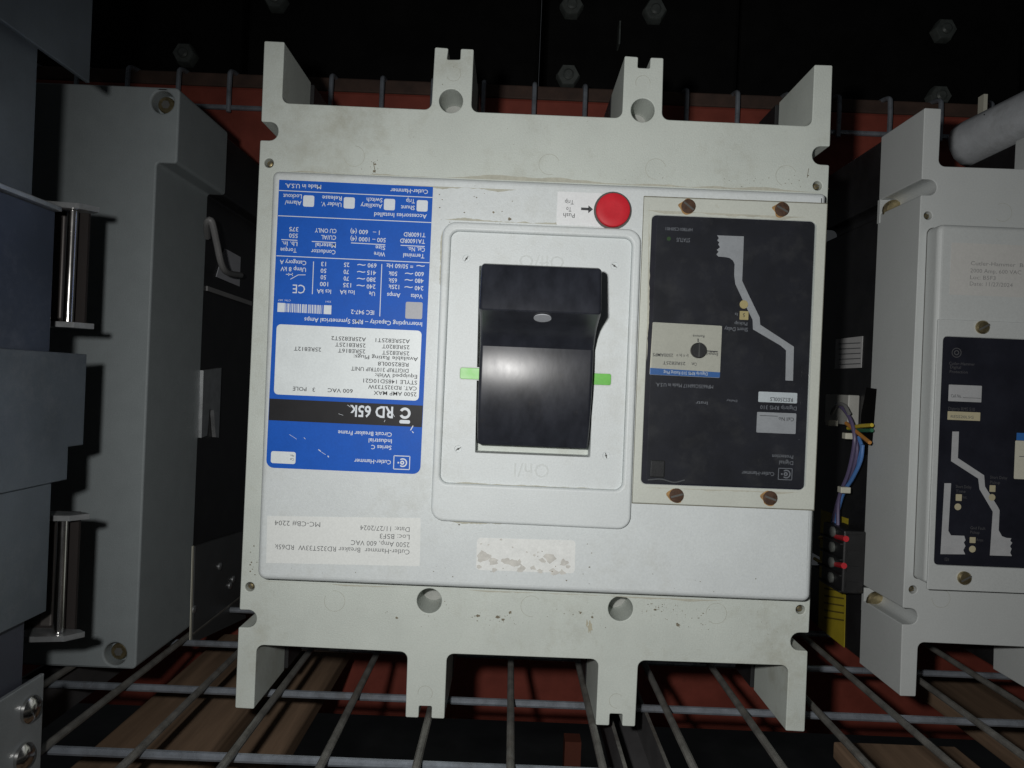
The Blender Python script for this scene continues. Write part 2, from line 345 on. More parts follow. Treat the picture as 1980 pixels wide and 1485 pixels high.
def crate(name, a, b, label):
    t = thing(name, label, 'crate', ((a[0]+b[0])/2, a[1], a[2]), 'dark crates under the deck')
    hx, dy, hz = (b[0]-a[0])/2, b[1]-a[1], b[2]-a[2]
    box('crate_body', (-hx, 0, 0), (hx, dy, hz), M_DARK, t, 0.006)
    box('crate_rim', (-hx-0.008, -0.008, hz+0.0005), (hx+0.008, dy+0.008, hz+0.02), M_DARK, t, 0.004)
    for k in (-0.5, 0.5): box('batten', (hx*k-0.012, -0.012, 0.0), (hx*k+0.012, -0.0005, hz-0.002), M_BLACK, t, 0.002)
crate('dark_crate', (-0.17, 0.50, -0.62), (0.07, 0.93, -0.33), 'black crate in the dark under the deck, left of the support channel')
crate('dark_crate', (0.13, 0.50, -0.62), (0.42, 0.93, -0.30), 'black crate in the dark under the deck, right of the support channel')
post = at(1108, 1445, 0.80)
box('red_post', (post.x-0.009, 0.80, -1.29), (post.x+0.009, 0.82, -0.13), mat('dim_red_paint', (0.09, 0.03, 0.02), 0.8, spec=0.1))
tag(bpy.data.objects['red_post'], 'thin reddish upright post in the dark between the wires at the bottom', 'post')

# ------------------------------------------------------------------ the three-pole moulded breakers (centre and right share the frame)
Y0 = 0.5665; K = Y0/FPX
X0 = 43*K; HZ = 645.5*K            # centre x of the middle breaker, half height
def bl(u, v, p=0.0):
    """pixel -> (x, z) about the middle breaker's face centre, on the layer p in front of its face"""
    q = at(u, v, Y0-p); return q.x-X0, q.z-HZ
OUT = [(511, 79, 1), (550, 81, 1), (545, 199, 14), (834, 212, 14), (841, 91, 2), (867, 93, 2), (864, 115, 2), (890, 115, 2), (891, 94, 2), (916, 95, 2),
       (911, 216, 14), (1203, 228, 14), (1208, 108, 2), (1234, 110, 2), (1233, 131, 2), (1257, 132, 2), (1258, 111, 2), (1283, 112, 2), (1280, 231, 14),
       (1570, 244, 14), (1575, 125, 2), (1610, 126, 1), (1605, 283, 2), (1572, 282, 17), (1570, 317, 17), (1603.5, 319, 2),
       (1564, 1224, 2), (1530, 1223, 17), (1528, 1257, 17), (1562, 1259, 2), (1556, 1415, 1), (1519, 1413, 1), (1525, 1287, 14), (1234, 1277, 14),
       (1228, 1405, 2), (1203, 1404, 2), (1204, 1381, 2), (1179, 1380, 2), (1178, 1403, 2), (1152, 1402, 2), (1157.5, 1275, 14), (864, 1264, 14), (859, 1390, 2),
       (834, 1389, 2), (835, 1366, 2), (810, 1365, 2), (809, 1388, 2), (784, 1387, 2), (788, 1261, 14), (496, 1247, 14), (491, 1371, 1), (454.5, 1369, 1),
       (461, 1213, 2), (495, 1214, 17), (497, 1180, 17), (463, 1179, 2), (503, 271, 2), (537, 272, 17), (538.5, 236, 17), (505, 235, 2)]
OUT_XZ = rounded([bl(u, v) for u, v, r in OUT], [max(r, 3)*K for u, v, r in OUT], 5)
HOLES = [(872, 195, 23), (1243, 213, 23), (830, 1162, 24), (1200, 1177, 24)]
PINS = [(520, 315), (1581, 359), (483, 1135), (1548, 1179)]
P_COV = 0.018
class Breaker:
    def __init__(self, root, s, mh, mc, base_depth):
        self.root = root; self.s = s; s_ = s
        T = lambda pts: [(s_*x, s_*z+HZ) for x, z in pts]; self.T = T
        loops = [T(OUT_XZ)]+[T(circle(*bl(u, v), r*K)) for u, v, r in HOLES]+[T(circle(*bl(u, v), 9*K, 16)) for u, v in PINS]
        plate('housing', loops, 0.0, 0.075, mh, root, 0.0007, bres=2)
        plate('base', [T([(x*0.985, z*0.992) for x, z in OUT_XZ])], 0.0755, base_depth, M_BLACK, root, 0.0005, bres=1)
        box('rear_block', (-0.19, base_depth+0.0005, 0.07), (0.19, base_depth+0.10, 0.45), M_BLACK, root, 0.004)
        for u, v, r in HOLES:
            x, z = T([bl(u, v)])[0]; lathe('hole_floor', [((r-0.3)*K, 0), ((r-0.3)*K, 0.001)], (x, 0.035, z), mat('hole_grey', (0.30, 0.31, 0.29), 0.6, dirt=0.5), root)
        for u, v in PINS:
            x, z = T([bl(u, v)])[0]
            lathe('screw_recess', [(8.8*K, 0), (8.8*K, 0.0005)], (x, 0.006, z), M_SEAM, root, n=14)
            screw('corner_screw', (x, 0.0052, z), 6.2*K, M_BRASS, root, 0.003, slot=random.uniform(0, 180))
        g = lambda u, v: T([bl(u, v)])[0]
        for (u, v, r) in ((685, 302, 20), (1062, 318, 20), (1268, 327, 20), (1520, 340, 20), (647, 1162, 20), (1027, 1172, 20), (1385, 1186, 20), (877, 143, 14), (1243, 160, 14), (822, 1340, 14), (1192, 1355, 14)):
            ik = Ink(g, 1); st_ = random.uniform(0, 360); ik.ring(u, v, r+0.4, r-0.5, st_, st_+random.uniform(210, 330)); ik.build('mould_mark', -0.0002, M_MARK, root)
        # raised cover
        P = P_COV; b = lambda u, v: bl(u, v, P)
        COV = rounded([b(526, 329), b(1599, 373), b(1568, 1165), b(496, 1121)], [12*K, 8*K, 14*K, 16*K])
        hole = [b(927, 514), b(1154, 521), b(1141, 884), b(919, 875)]
        plate('cover', [T(COV), T(rounded(hole, 3*K))], -P, 0.0055, mc, root, 0.0042, bres=4)
        cx = sum(p[0] for p in COV)/len(COV); cz = sum(p[1] for p in COV)/len(COV)
        GAS = [(x+0.0005*(1 if x > cx else -1), z+0.0005*(1 if z > cz else -1)) for x, z in COV]
        plate('cover_seam', [T(GAS), T([(cx+(x-cx)*0.97, cz+(z-cz)*0.97) for x, z in COV])], -0.0004, 0.0004, M_SEAM, root)
        # operating escutcheon: raised frame with apron, recessed inner plate
        PE = P+0.0045; e = lambda u, v: bl(u, v, PE)
        fo_ = rounded([e(856, 427), e(1241, 443), e(1219, 1025), e(832, 1007)], [26*K, 26*K, 24*K, 24*K], 7)
        fi = rounded([e(872, 445), e(1224, 460), e(1204, 949), e(850, 934)], 15*K, 6)
        fr = plate('escutcheon_frame', [T(fo_), T(fi)], -PE, -P+0.0025, mc, root, 0.0021, bres=3)
        ho = [b(927, 514), b(1154, 521), b(1141, 884), b(919, 875)]
        SH = [(902, 500), (1188, 514), (886, 868), (1172, 881)]
        fi2 = [(x*0.999, z) for x, z in fi]
        ip = plate('escutcheon_plate', [T(fi2), T(rounded(ho, 2*K))]+[T(circle(*b(u, v), 6.5*K, 16)) for u, v in SH], -P-0.0008, -P+0.0007, mc, root, 0.0003, bres=1)
        for u, v in SH:
            x, z = T([b(u, v)])[0]; screw('plate_screw', (x, -P+0.0004, z), 6.2*K, mat('dull_hole_steel', (0.16, 0.165, 0.16), 0.6, var=0.5, scale=700), root, 0.0004, slot=random.uniform(0, 180))
        for (a_, b_, c_, d_) in ((890, 709, 932, 734), (1142, 720, 1181, 745)):
            xa, za = T([bl(a_, (b_+d_)/2, P)])[0]; xb, zb = T([bl(c_, (b_+d_)/2, P)])[0]
            h = 12.5*K; zc = za
            x0_, x1_ = min(xa, xb), max(xa, xb)
            rim = plate('window_rim', [rounded([(x0_-0.0008, zc-h), (x1_+0.0006, zc-h), (x1_+0.0006, zc+h), (x0_-0.0008, zc+h)], 0.002)], -P-0.00095, -P-0.0007, M_COVER2, root)
            h -= 0.0008
            plate('position_flag', [rounded([(x0_, zc-h), (x1_, zc-h), (x1_, zc+h), (x0_, zc+h)], 0.0014)], -P-0.0015, -P-0.00075, M_GREEN, root, 0.0003)
        for t_ in (('Off/O', 1091, 496, 1004, 24), ('On/I', 1062, 897, 994, 27)):
            em = Ink(lambda u, v: T([bl(u, v, P)])[0], -s); em.text(*t_, 0.0)
            eo = em.build('embossed_text', -P-0.00085, mat('embossed_grime', (0.545, 0.58, 0.575), 0.6), root)
            sol = eo.modifiers.new('solid', 'SOLIDIFY'); sol.thickness = 0.0006; sol.offset = 0
        # handle: drum with a lever, profile in (protrusion, height) swept across the width
        prof = []; R = 0.125; za = 0.011; pa = 0.0335
        for k in range(0, 31):
            a = math.radians(-27.3+k*(27.3+7.5)/30); prof.append((pa-R+R*math.cos(a), za+R*math.sin(a)))
        prof += [(0.0350, 0.0305), (0.0385, 0.0350), (0.046, 0.0405), (0.056, 0.0450), (0.0660, 0.0485), (0.0698, 0.0500), (0.0704, 0.0510),
                 (0.0635, 0.0800), (0.0615, 0.0828), (0.0575, 0.0840), (0.020, 0.0800), (-0.02, 0.0780), (-0.02, prof[0][1])]
        q0 = at(1036.5, 720, Y0-0.033).x-X0; hw = 0.0421
        zoff = ZC-HZ
        loop = [(-p, s*(z+zoff)+HZ) for p, z in prof]
        xa = s*q0
        ho_ = plate('handle', [loop], xa-hw, xa+hw, M_HANDLE, root, 0.0026, axis='X', bres=4)
        ho_.data.shade_smooth(); ho_.data.set_sharp_from_angle(angle=math.radians(24))
        nrm = Vector((0, -0.33, -0.94*s)).normalized()
        lathe('padlock_hole', [(0.0062, 0), (0.0062, 0.0006)], (xa+0.002, -0.0625, s*(0.0470+zoff)+HZ), mat('hole_light', (0.40, 0.42, 0.45), 0.5), ho_, axis=nrm)
        tube('mould_line', [(xa-0.031, -0.0303, s*(0.0262+zoff)+HZ), (xa, -0.0303, s*(0.0262+zoff)+HZ), (xa+0.031, -0.0303, s*(0.0262+zoff)+HZ)], 0.0005, M_HANDLE, ho_, 6)
        # trip button
        x, z = T([bl(1185, 407, P+0.001)])[0]
        lathe('button_collar', [(35.5*K, 0), (35.5*K, 0.0007), (33*K, 0.0009)], (x, -P, z), M_SEAM, root, n=32)
        lathe('trip_button', [(32*K, 0), (32*K, 0.0026), (31*K, 0.0036), (29*K, 0.0040), (15*K, 0.0037)], (x, -P, z), M_RED, root, n=36)
    def layer(self, p):
        return lambda u, v: self.T([bl(u, v, p)])[0]

mid = thing('circuit_breaker', 'large pale grey three-pole breaker standing upside down with blue label and black handle', 'circuit breaker', (X0, Y0, 0), 'moulded three-pole breakers')
B = Breaker(mid, 1, M_HOUSE, M_COVER, 0.118)
P = P_COV

# --- blue rating label
q = B.layer(P)
def sheet(name, pts, r, p, m, parent, th=0.00015):
    return plate(name, [rounded([q(u, v) for u, v in pts], [x*K for x in r] if isinstance(r, (list, tuple)) else r*K)], -p-th, -p, m, parent)
blue = sheet('blue_label', [(540, 347.5), (837.5, 361.5), (812.5, 917), (514.5, 904)], [1, 1, 14, 14], P, M_BLUE, mid)
def z6(x, y): return 490+x/4.95, 330+y/4.95
def z7(x, y): return 490+x/4.64, 600+y/4.64
YL = -P-0.00015
band = Ink(q, -1)
band.poly([q(*z7(x, y)) for x, y in ((145, 791), (1521, 855), (1511, 1049), (137, 985))]); band.build('black_band', YL-0.0001, M_LBLACK, blue)
wp = Ink(q, -1)
wp.poly(rounded([q(*z7(x, y)) for x, y in ((210, 124), (1511, 184), (1483, 812), (184, 753))], 8*K))
wp.poly(rounded([q(*z7(x, y)) for x, y in ((160, 1262), (382, 1272), (377, 1380), (156, 1369))], 4*K)); wp.build('white_field', YL-0.0001, M_LWHITE, blue)
wi = Ink(q, -1)
def t6(ink, t, xs, ys, xe, cap=40, bold=0.010): u, v = z6(xs, ys); ue, _ = z6(xe, ys); ink.text(t, u, v, ue, cap/4.95, bold)
def t7(ink, t, xs, ys, xe, cap=38, bold=0.010): u, v = z7(xs, ys); ue, _ = z7(xe, ys); ink.text(t, u, v, ue, cap/4.64, bold)
for a in (('Made in U.S.A.', 650, 138, 305), ('Cutler-Hammer', 1672, 184, 1312), ('Trip', 1547, 274, 1462), ('Shunt', 1545, 338, 1413), ('Switch', 1237, 265, 1085),
          ('Auxiliary', 1235, 322, 1027), ('Release', 848, 247, 660), ('Under V.', 845, 308, 650), ('Lockout', 465, 230, 287), ('Alarm/', 462, 292, 303),
          ('Accessories Installed', 1660, 420, 1157), ('T1600RD', 1648, 598, 1440), ('TA1600RD', 1643, 660, 1405), ('Cat. No.', 1643, 738, 1478), ('Terminal', 1638, 800, 1435),
          ('1 –', 1210, 575, 1145), ('600 (4)', 1098, 570, 930), ('500 – 1000 (4)', 1268, 647, 930), ('Size', 1263, 720, 1170), ('Wire', 1262, 782, 1155),
          ('CU ONLY', 797, 560, 590), ('CU/AL', 793, 623, 650), ('Material', 790, 700, 597), ('Conductor', 788, 762, 553), ('375', 432, 543, 345), ('550', 427, 605, 343),
          ('Lb. In.', 423, 683, 275), ('Torque', 415, 745, 260), ('= 50/60 Hz', 1530, 900, 1275), ('600', 1632, 972, 1547), ('50k', 1378, 968, 1295), ('480', 1630, 1037, 1547),
          ('65k', 1376, 1033, 1295), ('240', 1628, 1107, 1545), ('125k', 1397, 1095, 1293), ('Volts', 1622, 1185, 1508), ('Amps', 1408, 1175, 1280), ('690', 1180, 890, 1095),
          ('25', 920, 883, 868), ('415', 1175, 960, 1090), ('70', 915, 950, 865), ('380', 1172, 1025, 1085), ('70', 915, 1014, 865), ('240', 1170, 1092, 1085), ('135', 937, 1078, 860),
          ('Ue', 1165, 1160, 1108), ('Icu kA', 970, 1148, 828), ('13', 697, 875, 650), ('50', 700, 940, 645), ('50', 697, 1002, 645), ('100', 717, 1068, 638), ('Ics kA', 745, 1140, 608),
          ('Category A', 508, 865, 255), ('Uimp 8 kV', 505, 930, 262), ('IEC 947-2', 1157, 1340, 935)): t6(wi, *a)
t6(wi, 'CE', 497, 1095, 378, 82, 0.0)
for (x, y) in ((1640, 915), (1530, 988), (1528, 1050), (1526, 1118), (1075, 905), (1072, 972), (1070, 1037), (1068, 1103)): t6(wi, '~', x, y-25, x-78, 60, 0.004)
for a in (('3261', 745, 1248, 692), ('CTN  A57', 358, 1235, 238)): t6(wi, *a, 16, 0)
for (a, b_, c, d) in ((245, 190, 1715, 258), (238, 432, 1705, 498), (222, 815, 1685, 882), (1410, 715, 1640, 727), (935, 692, 1263, 710), (560, 678, 790, 690), (268, 660, 422, 668),
                      (1230, 895, 1210, 1395), (577, 870, 565, 1182)): wi.line(*z6(a, b_), *z6(c, d), 1.5)
for (a, b_, c, d) in ((500, 998, 430, 998), (430, 998, 355, 1040), (375, 980, 375, 1008), (340, 980, 340, 1008), (378, 994, 312, 992)): wi.line(*z6(a, b_), *z6(c, d), 1.3)
for (x, y) in ((1616, 338), (1303, 325), (918, 310), (530, 292)): wi.rect(*z6(x-53, y-54), *z6(x+53, y+54), 3.5)
for (a, b_, c, d) in ((674, 1289, 747, 1374), (232, 1266, 302, 1353)): wi.rect(*z6(a, b_), *z6(c, d))
x = 310
while x < 668:
    wd = random.choice((5, 6, 8, 11)); yo = 20*(x-300)/370
    wi.line(*z6(x, 1270+yo), *z6(x-3, 1352+yo), wd/4.95); x += wd+random.choice((4, 5, 7, 9))
t7(wi, 'Interrupting Capacity – RMS Symmetrical Amps', 1515, 108, 457)
t7(wi, 'RD 65k', 1255, 868, 868, 98, 0.022)
for a in (('Circuit Breaker Frame', 1243, 1097, 760), ('Industrial', 1243, 1157, 1035), ('Series C', 1240, 1215, 1058), ('Cutler-Hammer', 1235, 1345, 905)): t7(wi, *a, 37)
u, v = z7(1360, 923); wi.ring(u, v, 11, 6, 28-180, 332-180)
wi.rect(*z7(1310, 984), *z7(1406, 1016), 3)
def logo(ink, u0, v0, u1, v1, wpx=1.6):
    for a in ((u0, v0, u1, v0), (u1, v0, u1, v1), (u1, v1, u0, v1), (u0, v1, u0, v0)):
        uc, vc = (u0+u1)/2, (v0+v1)/2
        ink.line(a[0]-(a[1]-vc)*sT, a[1]+(a[0]-uc)*sT, a[2]-(a[3]-vc)*sT, a[3]+(a[2]-uc)*sT, wpx)
    cu_, cv_ = (u0+u1)/2, (v0+v1)/2
    ink.ring(cu_+2, cv_, 8.5, 6, -180+50, 180-50) if ink.s > 0 else ink.ring(cu_+2, cv_, 8.5, 6, -130, 130)
    ink.ring(cu_+1, cv_, 4, 1.5); ink.rect(cu_-8, cv_-1.5, cu_-5, cv_+1.5)
a_ = z7(1260, 1307); b_ = z7(1402, 1426); logo(wi, a_[0], a_[1], b_[0], b_[1])
wi.build('white_print', YL-0.0002, M_WHITE, blue)
gs = Ink(q, -1); gs.rect(*z6(1456, 1258), *z6(1618, 1419), 3); gs.build('grey_patch', YL-0.0002, M_GREYL, blue)
bi = Ink(q, -1)
for a in (('A25RE825T1', 1405, 262, 1097), ('A25RE825T2', 1012, 245, 700), ('25RE820T', 1402, 316, 1155), ('25RE8125T', 1008, 300, 735), ('25RE825T', 1400, 371, 1155), ('25RE816T', 1005, 353, 760),
          ('25RE812T', 610, 336, 365), ('Available Rating Plugs:', 1478, 422, 900), ('RE82500L8', 1393, 472, 1118), ('DIGITRIP 310TRIP UNIT', 1393, 526, 878), ('Equipped With:', 1470, 580, 1092),
          ('STYLE 1485D10G21', 1470, 632, 987), ('CAT. RD325T33W', 1467, 685, 1030), ('2500 AMP MAX', 1465, 738, 1080), ('600 VAC', 893, 708, 668), ('3', 555, 695, 532), ('POLE', 478, 690, 355)):
    t7(bi, *a, 35, 0.006)
t7(bi, 'Cat', 366, 1328, 330, 20, 0); t7(bi, 'No.', 366, 1295, 330, 20, 0)
bi.build('black_print', YL-0.0003, M_INK, blue)

scr = Ink(q, -1)
for (u, v, du, dv, w_) in ((616, 869, 5, 4, 1.6), (634, 881, 2, 3, 1.8), (622, 874, 8, 5, 0.7), (799, 823, -5, 9, 1.8), (797, 834, 3, 3, 1.6), (672, 783, 6, 4, 0.8), (760, 800, 3, 6, 0.9), (745, 812, -2, 4, 0.7), (560, 840, 14, 9, 0.6), (588, 846, 3, 3, 0.9), (828, 690, -2, 24, 0.8), (556, 655, -2, 8, 1.0), (700, 470, 5, 2, 0.6), (655, 800, 9, 3, 0.5)):
    scr.line(u, v, u+du, v+dv, w_)
scr.build('label_scratch', YL-0.0004, M_WHITE, blue)['kind'] = 'stuff'
# --- paper stock label, torn sticker, push-to-trip sticker
zz = lambda x, y: (440+x/4.5, 930+y/4.5)
pl = sheet('paper_label', [zz(345, 304), zz(1681, 322), zz(1672, 741), zz(337, 712)], 0.5, P, M_PAPER, mid)
pi_ = Ink(q, -1)
for a in (('Cutler-Hammer  Breaker RD325T33W  RD65k', 1585, 598, 410), ('2500 Amp, 600 VAC', 1585, 535, 1075), ('Loc: B5F3', 1585, 468, 1325), ('Date: 11/27/2024', 1585, 402, 1155), ('MC-CB# 2204', 808, 358, 412)):
    u, v = zz(a[1], a[2]); ue, _ = zz(a[3], 0); pi_.text(a[0], u, v, ue, 42/4.5, -0.002)
pi_.build('printed_text', YL-0.0001, M_GINK, pl)
zt = lambda x, y: (880+x/4.5, 980+y/4.5)
ts = sheet('torn_sticker', [zt(192, 268), zt(1048, 292), zt(1040, 578), zt(182, 548)], 7, P, M_PAPER2, mid)
sm = Ink(q, 1); sm.jit = True
for (x, y, r) in ((235, 435, 14), (265, 430, 12), (330, 475, 10), (440, 470, 9), (500, 485, 11), (545, 490, 10), (590, 530, 7), (680, 530, 6), (760, 470, 8), (830, 450, 13), (945, 485, 10), (340, 545, 6),
                  (560, 545, 7), (740, 560, 6), (860, 565, 9), (930, 572, 8), (690, 420, 3), (625, 395, 2.5), (720, 395, 2), (290, 330, 2.5), (225, 322, 2.5), (500, 350, 2), (400, 285, 3), (980, 520, 5), (205, 520, 6)):
    x0_, z0_ = q(*zt(x, y)); sm.poly(blob(x0_, z0_, r*K*0.8, 11))
sm.build('sticker_residue', YL-0.0001, M_SMUDGE, ts)
zp = lambda x, y: (820+x/4.243, 330+y/4.243)
ps = sheet('push_to_trip_sticker', [zp(1096, 170), zp(1458, 186), zp(1447, 459), zp(1085, 444)], 3, P, mat('white_sticker', (0.70, 0.72, 0.73), 0.4, var=0.02), mid)
pk = Ink(q, -1)
for t, xs, ys, xe in (('Push', 1236, 352, 1142), ('To', 1209, 300, 1167), ('Trip', 1228, 242, 1156)):
    u, v = zp(xs, ys); ue, _ = zp(xe, ys); pk.text(t, u, v, ue, 36/4.243, 0)
pk.line(*zp(1288, 313), *zp(1350, 316), 5); pk.poly([q(*zp(x, y)) for x, y in ((1348, 285), (1386, 317), (1346, 350))])
pk.build('printed_text', YL-0.0001, M_INK, ps)

# --- trip unit
def trip_frame(br, root, outer, inner, screws, p=P+0.0009, rust=True):
    T = br.T; k = br.layer(p)
    plate('trip_unit_frame', [rounded([k(*a) for a in outer], 1.5*K), rounded([k(*a) for a in inner], 9*K)], -p, -P+0.0003, M_TRIPF if rust else M_COVER2, root, 0.0005, bres=1)
    oo = [k(*a) for a in outer]; co_ = Vector((sum(a[0] for a in oo)/4, sum(a[1] for a in oo)/4))
    plate('frame_seam', [rounded([tuple(co_+(Vector(a)-co_)*1.006) for a in oo], 1.5*K), rounded([tuple(co_+(Vector(a)-co_)*0.985) for a in oo], 1.5*K)], -P-0.0003, -P+0.0003, mat('seam_grime', (0.17, 0.165, 0.13), 0.9, var=0.3, scale=200), root)
    ir = [k(*a) for a in inner]; c = Vector((sum(a[0] for a in ir)/4, sum(a[1] for a in ir)/4))
    pn = plate('trip_panel', [rounded([tuple(c+(Vector(a)-c)*0.9985) for a in ir], 9*K)], -P-0.0002, -P+0.0004, M_PANEL, root)
    for (u, v) in screws:
        x, z = k(u, v)
        if rust:
            st = Ink(lambda a, b: (a, b), 1); st.poly([(x-br.s*0.0009+(0.0058+0.0009*math.sin(3*a_+x*900)+0.0006*math.sin(5*a_))*math.cos(a_), z-0.0003+(0.0055+0.0008*math.sin(2*a_+z*700))*math.sin(a_)) for a_ in [2*math.pi*k_/28 for k_ in range(28)]]); st.build('rust_stain', -p-0.00015, M_RUSTS, root)
            screw('rusty_screw', (x, -p-0.0001, z), 13.5*K, M_RUST, root, 0.0012, slot=random.uniform(0, 180))
        else: screw('frame_screw', (x, -p, z), 12.5*K, M_BRASS, root, 0.003, slot=random.uniform(0, 180))
    return pn
za_ = lambda x, y: (1210+x/4.641, 360+y/4.641)
zb_ = lambda x, y: (1210+x/4.368, 660+y/4.368)
tp = trip_frame(B, mid, [(1246, 380), (1600, 394), (1574, 986), (1223, 972)], [(1261, 415), (1577, 428), (1555, 948), (1239.5, 936)], [(1331, 399), (1512, 405), (1308, 958), (1489, 963)])
cv = Ink(q, -1)
cv.poly([q(*a) for a in [za_(*a) for a in ((818, 442), (1058, 451), (1052, 640), (1043, 850), (1095, 962), (1200, 1178), (1205, 1243), (1350, 1338), (1506, 1440))]+[zb_(*a) for a in ((1418, 60), (1411, 333), (1347, 330), (1352, 76))]
        +[za_(*a) for a in ((1390, 1432), (1140, 1285), (1136, 1198), (1050, 1025), (982, 880), (972, 800), (975, 700), (960, 668), (930, 645), (890, 637), (828, 632), (812, 612), (832, 590), (816, 572), (845, 548), (828, 525), (838, 505), (820, 488), (834, 466))]])
cv.build('trip_curve_print', -P-0.00035, M_CURVE, tp)
pr = Ink(q, -1)
def ta(ink, t, xs, ys, xe, cap, f=za_, sc=4.641, bold=0.006): u, v = f(xs, ys); ue, _ = f(xe, ys); ink.text(t, u, v, ue, cap/sc, bold)
for a in (('STATUS', 575, 468, 455, 36), ('HP7801C50H01', 598, 378, 357, 28), ('Short Delay', 1095, 1272, 885, 34), ('Pickup', 1090, 1222, 975, 30), ('Is', 1002, 1138, 978, 26)): ta(pr, *a)
for a in (('MP6635C66H17 Made in U.S.A.', 737, 370, 252, 30), ('Digitrip RMS 310', 1442, 552, 1135, 32), ('Protection', 1413, 962, 1235, 30), ('Digital', 1413, 1012, 1295, 32), ('Cutler-Hammer', 1253, 1105, 978, 32), ('Instr', 690, 510, 590, 26), ('Delay', 940, 495, 850, 18)):
    ta(pr, *a, f=zb_, sc=4.368)
a_ = zb_(1288, 1073); b_ = zb_(1402, 1168); logo(pr, a_[0], a_[1], b_[0], b_[1], 1.4)
pr.build('printed_text', -P-0.00035, M_DIM, tp)
plug = plate('rating_plug', [rounded([q(*a) for a in (za_(240, 1221), za_(860, 1255), zb_(790, 309), zb_(199, 281))], 2*K)], -P-0.0012, -P-0.0002, M_CREAM, tp)
bb = Ink(q, -1); bb.poly([q(*zb_(x, y)) for x, y in ((203, 224), (792, 262), (789, 307), (201, 280))]); bb.build('blue_band', -P-0.0013, M_LBLUE, mid)
bb2 = Ink(q, -1); ta(bb2, 'Digitrip RMS 310 Rating Plug', 687, 264, 316, 26, zb_, 4.368); bb2.build('plug_white_print', -P-0.0014, M_WHITE, mid)
pt = Ink(q, -1)
for a in (('Cat.', 597, 182, 550, 26), ('25RE825T', 500, 176, 310, 26), ('Ir = In =', 525, 108, 425, 28), ('2500AMPS', 398, 106, 225, 28), ('Engaged', 775, 98, 680, 26)): ta(pt, *a, f=zb_, sc=4.368)
ta(pt, 'Remove', 702, 1338, 597, 24); pt.line(*zb_(680, 82), *zb_(772, 88), 2); pt.line(*za_(645, 1368), *za_(645, 1400), 2)
pt.build('plug_black_print', -P-0.0013, M_INK, mid)
x, z = q(*zb_(606, 78)); kn = lathe('plug_knob', [(14.5*K, 0), (14.5*K, 0.003), (13*K, 0.0038)], (x, -P-0.0012, z), M_BLACK, mid, n=26)
mesh('knob_slot', [(x-0.0006, -P-0.0051, z-0.005), (x+0.0006, -P-0.0051, z-0.005), (x+0.0004, -P-0.0051, z+0.006), (x-0.0004, -P-0.0051, z+0.006)], [(0, 1, 2, 3)], M_SEAM, kn)
l1 = Ink(q, -1); l1.rect(*zb_(1118, 430), *zb_(1446, 518), 2); l1.build('white_field', -P-0.0004, M_LWHITE, tp)
l2 = Ink(q, -1); l2.rect(*zb_(1104, 602), *zb_(1436, 776), 2); l2.build('grey_field', -P-0.0004, M_CURVE, tp)
l3 = Ink(q, -1); ta(l3, 'RES2500LS', 1410, 480, 1218, 32, zb_, 4.368); ta(l3, 'Call No', 1418, 645, 1290, 30, zb_, 4.368); l3.line(*zb_(1280, 632), *zb_(1130, 626), 1); l3.build('black_print', -P-0.0005, M_INK, tp)
ys = Ink(q, -1); ys.rect(*za_(1018, 1122), *za_(1097, 1200), 1); ys.disc(*za_(1056, 1062), 8.2); ys.build('setting_switch', -P-0.0009, M_YEL, tp)
y2 = Ink(q, -1); ta(y2, '5', 1066, 1142, 1048, 34); y2.build('switch_digit', -P-0.001, M_INK, tp)
sd = Ink(q, -1); sd.disc(*za_(385, 472), 4); sd.build('status_lamp', -P-0.0005, mat('green_lens', (0.04, 0.09, 0.03), 0.3), tp)
# sealing latch of the clear cover, bottom left corner of the panel
x, z = q(1272, 905); box('cover_latch', (x-0.006, -P-0.0016, z-0.007), (x+0.005, -P-0.0003, z+0.006), M_BLACK, tp, 0.0008)
x, z = q(1262, 928)
tube('latch_wire', smooth_path([(x-0.004, -P-0.001, z), (x+0.006, -P-0.0012, z+0.001), (x+0.016, -P-0.001, z-0.001), (x+0.024, -P-0.0008, z+0.001)]), 0.0005, M_GINK, tp, 6)
cc = [q(u, v) for u, v in ((1267, 421), (1571, 434), (1549, 942), (1246, 930))]
plate('clear_cover', [rounded(cc, 8*K)], -P-0.0070, -P-0.0060, M_CLEAR, mid)
# --- dirt
dk = Ink(B.layer(0), 1); dk.jit = True; f0 = B.layer(0)
for (uc, vc, su, sv, n, r0, r1) in ((965, 1195, 16, 5, 12, 0.4, 1.3), (925, 1190, 8, 4, 5, 0.5, 1.4), (1130, 1190, 26, 10, 12, 0.3, 1.2), (1300, 1182, 40, 12, 34, 0.3, 1.3), (1345, 1195, 22, 10, 18, 0.3, 1.1), (1262, 1178, 12, 6, 8, 0.4, 1.2),
                                    (1000, 1205, 60, 12, 12, 0.25, 0.8), (760, 1190, 60, 14, 10, 0.25, 1.0), (860, 1168, 10, 8, 5, 0.3, 1.0), (1480, 1215, 40, 14, 10, 0.25, 0.9), (490, 1090, 4, 18, 9, 0.6, 2.0),
                                    (1460, 352, 60, 6, 16, 0.3, 1.1), (1250, 340, 120, 14, 12, 0.25, 0.8), (720, 325, 12, 8, 8, 0.3, 0.9), (1010, 280, 140, 30, 14, 0.2, 0.7), (875, 150, 16, 30, 5, 0.3, 0.9), (1545, 345, 14, 8, 6, 0.3, 1.0)):
    for k in range(n):
        u = random.gauss(uc, su); v = random.gauss(vc, sv)+(u-uc)*sT
        x, z = f0(u, v); dk.poly(blob(x, z, random.uniform(r0, r1)*K, 7))
